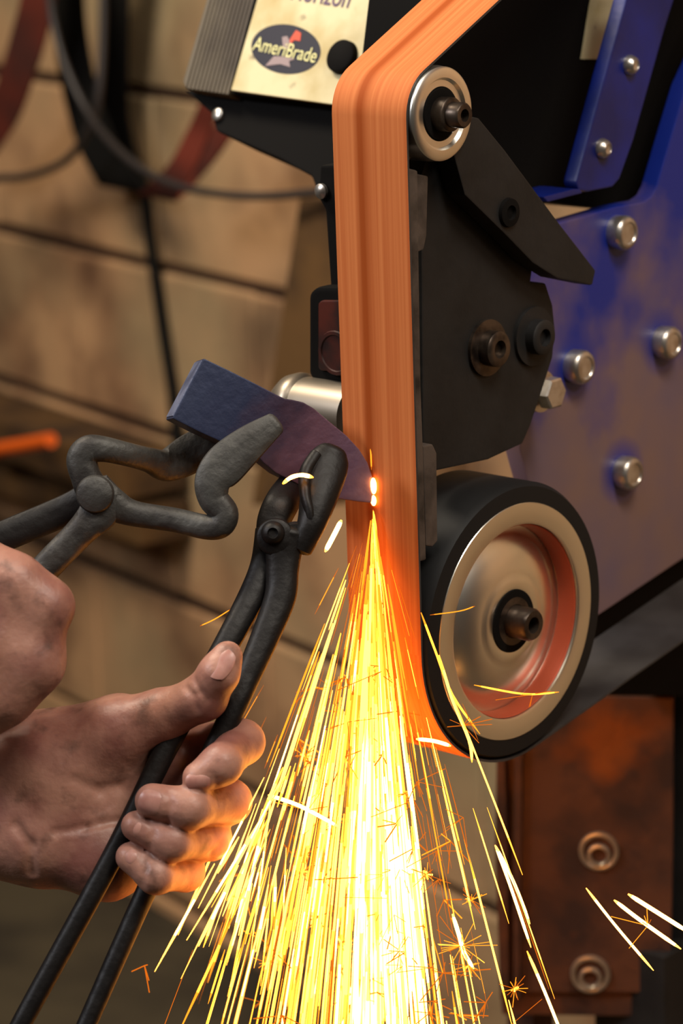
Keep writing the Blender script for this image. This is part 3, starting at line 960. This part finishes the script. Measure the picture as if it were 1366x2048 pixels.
mm = .001
fing = [  # base, PIP, DIP, tip : pixel, depth, radius
    [(395, 1492, 60, 11.5), (484, 1484, 36, 10.8), (442, 1529, 10, 9.9), (398, 1556, 8, 8.4)],
    [(382, 1562, 60, 11.5), (458, 1603, 36, 10.8), (380, 1616, 8, 10.0), (305, 1602, 9, 8.9)],
    [(352, 1635, 60, 11), (420, 1678, 36, 10.2), (345, 1684, 11, 9.2), (273, 1652, 13, 7.8)],
    [(300, 1700, 58, 10.5), (370, 1744, 36, 9.2), (312, 1751, 13, 8.7), (261, 1714, 15, 7.6)]]
fing = [[(cs(a, b, c), r * mm) for a, b, c, r in fg] for fg in fing]
thumb = [(cs(120, 1545, 52), 22 * mm), (cs(235, 1468, 44), 17 * mm), (cs(322, 1433, 36), 13 * mm), (cs(408, 1394, 20), 11.0 * mm), (cs(438, 1346, 12), 9.4 * mm), (cs(455, 1312, 12), 7.6 * mm)]
palm = [((90, 1540, 58), (330, 1520, 56), 24, 14), ((70, 1650, 58), (300, 1600, 58), 26, 14), ((110, 1680, 54), (215, 1716, 50), 23, 19),
        ((150, 1600, 56), (345, 1635, 60), 22, 12), ((215, 1716, 50), (300, 1700, 58), 19, 12),
        ((-160, 1560, 62), (90, 1545, 58), 27, 24.5), ((-160, 1660, 62), (80, 1655, 58), 25, 25), ((80, 1460 + 20, 62), (240, 1440, 58), 13, 12)]
palm = [(cs(*p), cs(*q), r * mm, s * mm) for p, q, r, s in palm]


def hand_fn(X):
    d = None
    for p, q, r, s in palm:
        e = cone(X, p, q, r, s); d = e if d is None else smin(d, e, .014)
    for fg in fing:
        d = smin(d, cone(X, fg[0][0], fg[1][0], fg[0][1], fg[1][1]), .006)
    d = smin(d, chain(X, thumb[:3], .010), .012)
    d = smin(d, chain(X, thumb[1:], .006), .003)
    for fg in fing:
        d = smin(d, chain(X, fg, .005), .0016)
    for pts, dep, wid in creases:
        for a, b in zip(pts[:-1], pts[1:]):
            ab = b - a; q = X - a; t = np.clip((q @ ab) / (ab @ ab), 0, 1); q = q - t[..., None] * ab
            d = d + dep * np.exp(-(q * q).sum(-1) / wid ** 2)
    return d


def touch(fn, px, py, d0=1.36, d1=1.5):
    """where the line of sight meets the body, with the outward normal there (camera space)"""
    r = np.array([(px - 683) / F, (1024 - py) / F, -1.])
    t = np.linspace(d0, d1, 300); P = t[:, None] * r; v = fn(P)
    k = np.argmax(v < 0); p = P[k]; e = .0015
    g = np.array([fn((p + e * u)[None])[0] - fn((p - e * u)[None])[0] for u in np.eye(3)])
    return p, g / np.linalg.norm(g)


creases = []
crs = [([(372, 1374), (388, 1392), (394, 1420)], .0013, .0016), ([(392, 1362), (404, 1384), (414, 1402)], .0009, .0014),
       ([(302, 1507), (330, 1492), (356, 1482)], .0018, .0020), ([(31, 1651), (61, 1692), (63, 1745)], .0024, .0028),
       ([(110, 1664), (170, 1655), (240, 1640)], .0014, .0022), ([(150, 1560), (200, 1580), (240, 1572)], .0010, .0030),
       ([(428, 1546), (434, 1560), (430, 1576)], .0010, .0014), ([(336, 1580), (342, 1612), (336, 1650)], .0010, .0016),
       ([(298, 1640), (306, 1668), (300, 1694)], .0010, .0016), ([(440, 1690), (424, 1706), (420, 1722)], .0008, .0016), ([(286, 1712), (292, 1738), (284, 1770)], .0009, .0016)]
creases = [([touch(hand_fn, *q)[0] for q in pts], a, b) for pts, a, b in crs]

allp = [p for fg in fing for p, r in fg] + [p for p, r in thumb] + [p for q in palm for p in q[:2]]
hand = implicit('lower_hand', hand_fn, allp, MT['skin'], PE, h=.0011)
hand['label'] = 'hand wrapped around the black tongs, thumb along the rein'


def nail(c, along, normal, L_, W_, parent, curve=.35, name='fingernail'):
    """c, along, normal in camera space (metres)"""
    n = np.asarray(normal, float); n /= np.linalg.norm(n)
    a = np.asarray(along, float); a -= n * (a @ n); a /= np.linalg.norm(a); s = np.cross(a, n)
    v = []; f = []; nu, nv = 12, 10
    for side in (1, -1):
        for i in range(nu + 1):
            for j in range(nv + 1):
                uu = -1 + 2 * i / nu; vv = -1 + 2 * j / nv
                x = uu * math.sqrt(1 - vv * vv * .36); y = vv * math.sqrt(1 - uu * uu * .40)
                edge = max(0, 1 - max(abs(uu), abs(vv)) ** 6)
                h = -curve * W_ * .5 * y * y - .0008 * x * x + (.0004 if side > 0 else -.0010) * edge
                v.append(np.asarray(c) + a * x * L_ / 2 + s * y * W_ / 2 + n * h)
    o0 = (nu + 1) * (nv + 1)
    for i in range(nu):
        for j in range(nv):
            q = (i * (nv + 1) + j, (i + 1) * (nv + 1) + j, (i + 1) * (nv + 1) + j + 1, i * (nv + 1) + j + 1)
            f.append(q); f.append(tuple(o0 + k for k in q[::-1]))
    v = CAM + np.array(v) @ M3.T
    o = mk(name, v, f, MT['nail'], parent, smooth=True)
    return o


def nail_at(px, py, dirx, diry, L_, W_, sink=.0000, tilt=(0, 0, 0), parent=hand):
    p, g = touch(hand_fn, px, py)
    nail(p - g * sink, (dirx, -diry, 0), g + np.array(tilt), L_, W_, parent)


nail_at(395, 1563, -1, .12, .0125, .0088, tilt=(-.1, 0, .4))
nail_at(300, 1605, -1, -.25, .0125, .0122, tilt=(-.1, 0, .3))
nail_at(264, 1650, -1, -.55, .0105, .0092, sink=.0004, tilt=(-.2, .1, .1))
nail_at(254, 1710, -1, -.6, .0098, .0086, sink=.0004, tilt=(-.2, .1, .1))
nail_at(440, 1326, .45, -1, .0165, .0125, tilt=(-.3, .1, .1))

fA = [(cs(-110, 1078, -8), 12.5 * mm), (cs(30, 1165, -7), 13 * mm), (cs(94, 1212, -6), 11.8 * mm), (cs(62, 1240, 34), 11 * mm)]
fB = [(cs(-130, 1250, -10), 14 * mm), (cs(70, 1328, -4), 11.4 * mm), (cs(40, 1345, 34), 11 * mm)]
fC = [(cs(-150, 1360, -8), 14 * mm), (cs(4, 1398, 0), 11.6 * mm), (cs(-30, 1410, 32), 10 * mm)]
fD = [(cs(-160, 1440, -4), 12 * mm), (cs(-70, 1460, 6), 11 * mm), (cs(-100, 1460, 32), 10 * mm)]


def fist_fn(X):
    d = cone(X, cs(-170, 1200, 4), cs(-30, 1230, 2), 34 * mm, 22 * mm)
    d = smin(d, cone(X, cs(-170, 1320, 4), cs(-50, 1310, 2), 30 * mm, 22 * mm), .02)
    d = smin(d, cone(X, cs(-420, 1240, 0), cs(-170, 1250, 4), 30 * mm, 30 * mm), .02)
    d = smin(d, cone(X, cs(66, 1218, 2), cs(54, 1326, 2), 11.5 * mm, 11.5 * mm), .012)
    d = smin(d, cone(X, cs(50, 1320, 2), cs(-10, 1385, 2), 11.5 * mm, 11.5 * mm), .012)
    for c in (fA, fB, fC, fD):
        d = smin(d, chain(X, c, .008), .015)
    return d


fist = implicit('upper_hand', fist_fn, [p for c in (fA, fB, fC, fD) for p, r in c] + [cs(-420, 1240, 0), cs(-170, 1320, 4)], MT['skin'], PE, h=.0016)
fist['label'] = 'closed hand at the left edge on the grey tongs'

# ------------------------------------------------------------------ things hanging on the wall, and a board for a shadow


def ribbon(name, pts, m, th_=.0025, label=None, cat=None, group=None, per=7):
    """belt strip: pts = (px, py, off_from_wall, width_px)"""
    Q = catmull([np.array([*onwall(a, b, o), w * np.linalg.norm(onwall(a + 1, b, o) - onwall(a, b, o))]) for a, b, o, w in pts], per)
    v = []; f = []; n = len(Q)
    for i, q in enumerate(Q):
        T = Q[min(i + 1, n - 1)][:3] - Q[max(i - 1, 0)][:3]; T /= np.linalg.norm(T)
        S = -WT * q[3] / 2
        Nn = np.cross(T, WT); Nn /= max(np.linalg.norm(Nn), 1e-6)
        for s in (-1, 1):
            for k in (0, 1):
                v.append(q[:3] + s * S + Nn * th_ * (k - .5))
    for i in range(n - 1):
        a, b = 4 * i, 4 * i + 4
        f += [(a, a + 2, b + 2, b), (a + 1, b + 1, b + 3, a + 3), (a, b, b + 1, a + 1), (a + 2, a + 3, b + 3, b + 2)]
    f += [(0, 1, 3, 2), tuple(4 * (n - 1) + k for k in (0, 2, 3, 1))]
    o = mk(name, v, f, m, None, smooth=True)
    return tag(o, label, cat, group)


ribbon('sanding_belt', [(128, -170, .10, 62), (134, -40, .10, 62), (140, 60, .10, 64), (160, 180, .09, 70), (196, 290, .08, 84), (240, 366, .07, 98), (250, 376, .05, 96), (246, 330, .03, 70), (230, 230, .03, 52), (230, 100, .04, 50), (232, -40, .05, 50), (232, -170, .06, 50)], MT['blackbelt'],
       label='wide black sanding belt hanging in a loop on the wall', cat='sanding belt')
ribbon('sanding_belt', [(88, -160, .16, 66), (78, -20, .16, 66), (58, 70, .15, 68), (34, 150, .14, 66), (0, 240, .12, 64), (-60, 330, .10, 60)], MT['redbelt'],
       label='dark red sanding belt hanging at the left edge', cat='sanding belt')
ribbon('sanding_belt', [(446, 120, .19, 44), (424, 200, .19, 42), (398, 262, .18, 42), (366, 330, .18, 50), (326, 380, .17, 66), (316, 394, .15, 70), (352, 368, .13, 60), (400, 320, .13, 52), (446, 262, .13, 44), (500, 190, .13, 40)], MT['redbelt'],
       label='dark red sanding belt looped below the control box', cat='sanding belt')
tag(tube('power_cable', [onwall(-60, 358, .12), onwall(0, 356, .12), onwall(60, 351, .12), onwall(130, 322, .13), onwall(172, 268, .14), onwall(196, 200, .14), onwall(205, 60, .13), onwall(205, -120, .12)], .0046, MT['cable']),
    'grey cable curving up from the left edge over the black belt', 'cable')
tag(tube('power_cable', [onwall(92, -100, .17), onwall(104, 30, .17), onwall(134, 140, .17), onwall(188, 244, .17), onwall(262, 322, .20), onwall(345, 368, .21), onwall(440, 388, .21), onwall(540, 392, .20), onwall(660, 380, .19), onwall(760, 360, .18)], .0040, MT['cable']),
    'grey cable sagging from top left towards the grinder', 'cable')
tag(tube('hose', [onwall(280, 350, .012), onwall(290, 400, .012), onwall(306, 520, .012), onwall(326, 660, .012), onwall(346, 790, .012), onwall(356, 900, .012)], .0070, MT['blackbelt']),
    'thin black hose running down the block wall', 'hose')
# wooden bench against the wall
BE = empty('wooden_bench', wallp(.3, -.56, .08), 'dark wooden shelf of two boards on the wall behind the tongs', 'shelf')
for nm, z0, z1, dp in (('board', -.432, -.384, .09), ('board', -.49, -.442, .07)):
    v, f = prism([wallp(-.26, z0, 0.004), wallp(.9, z0 - .01, 0.004), wallp(.9, z1 - .01, 0.004), wallp(-.26, z1, 0.004)], WN * dp)
    mk(nm, v, f, MT['wood'], BE, bevel=.004, smooth=True)
tag(tube('orange_handle', [onwall(-40, 908, .135), onwall(0, 898, .135), onwall(50, 890, .135), onwall(102, 880, .135)], .0085, MT['orange']),
    'bright orange handle lying on the wooden shelf', 'handle')

pk = [onwall(a, b, .16) for a, b in [(634, 392), (760, 392), (700, 1004), (536, 1004)]]  # dark board built in place of the grinder's shadow on the wall
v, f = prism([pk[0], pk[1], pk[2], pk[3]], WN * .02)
tag(mk('shadow_board', v, f, MT['wood'], None, bevel=.002, smooth=True), 'olive brown board added as a shadow behind the belt with a slanting left edge', 'board')

# ------------------------------------------------------------------ sparks


class Streaks:
    def __init__(s):
        s.v = []; s.f = []; s.h = []

    def add(s, P, r, heat, n=5):
        m = len(P); base = len(s.v)
        for i, p in enumerate(P):
            T = P[min(i + 1, m - 1)] - P[max(i - 1, 0)]; T = T / (np.linalg.norm(T) + 1e-9)
            A = np.cross(T, (.31, .87, .2)); A /= np.linalg.norm(A); B = np.cross(T, A)
            t = i / (m - 1); w = r * min(1, .35 + 4 * t, .25 + 5 * (1 - t)) if m > 2 else r
            for j in range(n):
                q = 2 * math.pi * j / n
                s.v.append(p + w * (math.cos(q) * A + math.sin(q) * B))
                s.h.append(heat * (min(1, .35 + 3 * t, .3 + 4 * (1 - t))))
        for i in range(m - 1):
            for j in range(n):
                a = base + i * n + j; b = base + i * n + (j + 1) % n
                s.f.append((a, b, b + n, a + n))
        s.f.append(tuple(base + j for j in range(n))[::-1]); s.f.append(tuple(base + (m - 1) * n + j for j in range(n)))

    def build(s, name):
        v = np.array(s.v); c = (v.min(0) + v.max(0)) / 2
        me = bpy.data.meshes.new(name); me.from_pydata([tuple(q) for q in v - c], [], s.f); o = link(name, me, None, c); add_heat(o, s.h)
        return o


K0 = ony(746, 1004, -.003)


def flight(lat, fwd, s0, L_, m=6, curve=0.):
    """points of one spark's path: lat = sideways in the picture plane per unit fall"""
    if lat < 0:
        k = fwd
        dx = lat * (1 - k) / .741; dy = lat * k / .67
    else:
        dx = lat / .741; dy = -.10 - .25 * fwd * lat
        dx += .1 * .67 / .741
    d = np.array([dx, dy - .012, -1.]); d /= np.linalg.norm(d)
    side = np.array([.741, -.67, 0])
    out = []
    for t in np.linspace(s0, s0 + L_, m):
        out.append(K0 + d * t + side * curve * (t - s0) ** 2 + np.array([0, 0, -.25 * t * t]))
    return out


def burst(S, p, n, r, L_, heat, down=.5):
    for _ in range(n):
        d = RNG.normal(size=3); d /= np.linalg.norm(d); d[2] = d[2] * .8 - down; d /= np.linalg.norm(d)
        S.add([p, p + d * L_ * RNG.uniform(.3, 1)], r, heat * RNG.uniform(.25, .9), n=4)


S = Streaks()
U = RNG.uniform
for i in range(360):                                   # dense core
    lat = RNG.normal(-.004, .055)
    s0 = .27 * U(0, 1) ** .85; L_ = U(.03, .12)
    S.add(flight(lat, U(.2, .8), s0, L_), U(.0004, .00120) * (1 if s0 > .03 else .7), (U(3.0, 22) if s0 > .10 else U(2, 9)) if s0 > .06 else U(1.2, 5.0))
for i in range(250):                                   # yellow fan left of the core
    lat = RNG.normal(-.17, .12)
    s0 = .03 + .23 * U(0, 1) ** .6; L_ = U(.02, .11)
    S.add(flight(lat, U(.2, .9), s0, L_, curve=U(-.12, .12)), U(.00022, .00072), U(.9, 9))
for i in range(60):                                    # thinner fan to the right
    lat = abs(RNG.normal(.06, .16))
    s0 = U(.0, .26); L_ = U(.02, .10)
    S.add(flight(lat, U(.2, .9), s0, L_, curve=U(-.12, .12)), U(.00022, .0006), U(.9, 8))
for i in range(190):                                   # thin orange threads
    lat = RNG.normal(-.10, .20)
    s0 = U(.02, .27); L_ = U(.015, .06)
    S.add(flight(lat, U(.2, .9), s0, L_, curve=U(-.4, .4)), U(.0001, .00025), U(.5, 1.6))
for i in range(75):                                    # forks where sparks burst
    lat = RNG.normal(-.06, .16); s0 = U(.08, .28)
    p = flight(lat, U(.2, .8), s0, .01)[0]
    burst(S, p, RNG.integers(4, 9), U(.00015, .0004), U(.008, .028), U(1.2, 6))
for lat, s0 in ((-.30, .14), (-.22, .20), (-.36, .22), (-.14, .17), (.10, .15), (.14, .19), (.22, .235), (.27, .205), (-.10, .235), (.06, .22), (-.27, .25), (.33, .25)):
    p = flight(lat, .5, s0, .01)[0]
    burst(S, p, 16, .0002, .011, 6, down=.1); burst(S, p, 5, .0005, .004, 16, down=.1)
sh = S.build('spark_shower'); tag(sh, 'dense shower of white and yellow sparks falling from the belt', 'sparks', kind='stuff')


def lone(name, pxs, off, r_, heat, label, group=None, rays=0):
    s = Streaks()
    P = catmull([at(a, b, 1.5 + off) for a, b in pxs], 5)
    s.add(P, r_, heat, n=6)
    if rays:
        burst(s, P[int(len(P) * .55)], rays, .00022, .020, heat * .6, down=.1)
    o = s.build(name)
    return tag(o, label, 'spark', group)


lone('spark', [(565, 968), (582, 955), (604, 950), (627, 955)], -.052, .0011, 9, 'short arched spark flying in front of the black tongs jaw')
lone('spark', [(683, 1040), (668, 1070), (650, 1104)], -.03, .0013, 12, 'short thick bright spark just left of the belt below the axe head')
lone('spark', [(738, 846), (741, 890), (743, 940)], -.004, .0004, 1.6, 'thin upright orange spark on the belt above the contact point')
lone('spark', [(905, 1828), (918, 1870), (928, 1905), (948, 1938)], -.03, .0011, 14, 'spark bursting into an orange star right of the shower', rays=30)
lone('spark', [(1172, 1776), (1230, 1850), (1307, 1941)], -.02, .0007, 9, 'long thin diagonal spark in front of the rusty stand')
lone('spark', [(1228, 1800), (1280, 1840), (1362, 1898)], -.02, .0010, 12, 'lower of two thick parallel sparks at the right edge', rays=6)
lone('spark', [(1256, 1788), (1310, 1822), (1380, 1866)], -.02, .0011, 12, 'upper of two thick parallel sparks at the right edge')
lone('spark', [(878, 1310), (905, 1400), (938, 1480), (944, 1525)], -.03, .0008, 6, 'yellow spark crossing the wheel and ending under its tyre', rays=7)
lone('spark', [(842, 1225), (870, 1300), (905, 1390), (960, 1468)], -.03, .0006, 3, 'golden curved spark along the left side of the wheel')
lone('spark', [(948, 1370), (1048, 1388), (1118, 1384)], -.045, .0005, 3, 'golden nearly level spark across the silver hub', rays=5)
lone('spark', [(832, 1478), (868, 1482), (902, 1492)], -.03, .0010, 10, 'small level white spark at the lower belt bend')
lone('spark', [(990, 1690), (1020, 1770), (1062, 1895)], -.02, .0008, 12, 'left of the two long white sparks over the stand edge')
lone('spark', [(992, 1692), (1030, 1770), (1060, 1848)], -.024, .0008, 12, 'right of the two long white sparks over the stand edge')
lone('spark', [(1054, 1902), (1090, 1985), (1128, 2080)], -.02, .0008, 8, 'white spark leaving the bottom edge below the stand flange')
lone('spark', [(536, 1590), (600, 1612), (680, 1655)], -.06, .0010, 14, 'bright cross-flying spark just right of the fingers', rays=4)
lone('spark', [(400, 1252), (430, 1238), (462, 1218)], -.04, .0003, 1.4, 'faint orange spark left of the black tongs rein')
lone('spark', [(860, 1230), (920, 1222), (950, 1212)], -.05, .0003, 1.6, 'faint golden spark over the upper left of the hub')
# sparks that hit the fingertips and spray on downwards
s = Streaks(); hp = at(560, 1530, 1.43)
for i in range(34):
    a = U(-.62, .02); b = hp + at(560 + U(-25, 25), 1530 + U(-20, 60), 1.43) - at(560, 1530, 1.43)
    d = W([a, -1, U(-.1, .3)]); d /= np.linalg.norm(d)
    t0 = U(0, .06); L_ = U(.02, .085)
    s.add([b + d * q for q in np.linspace(t0, t0 + L_, 4)], U(.0003, .0008), U(2, 12))
o = s.build('spark_spray'); tag(o, 'spray of sparks glancing off the curled fingers', 'sparks', kind='stuff')
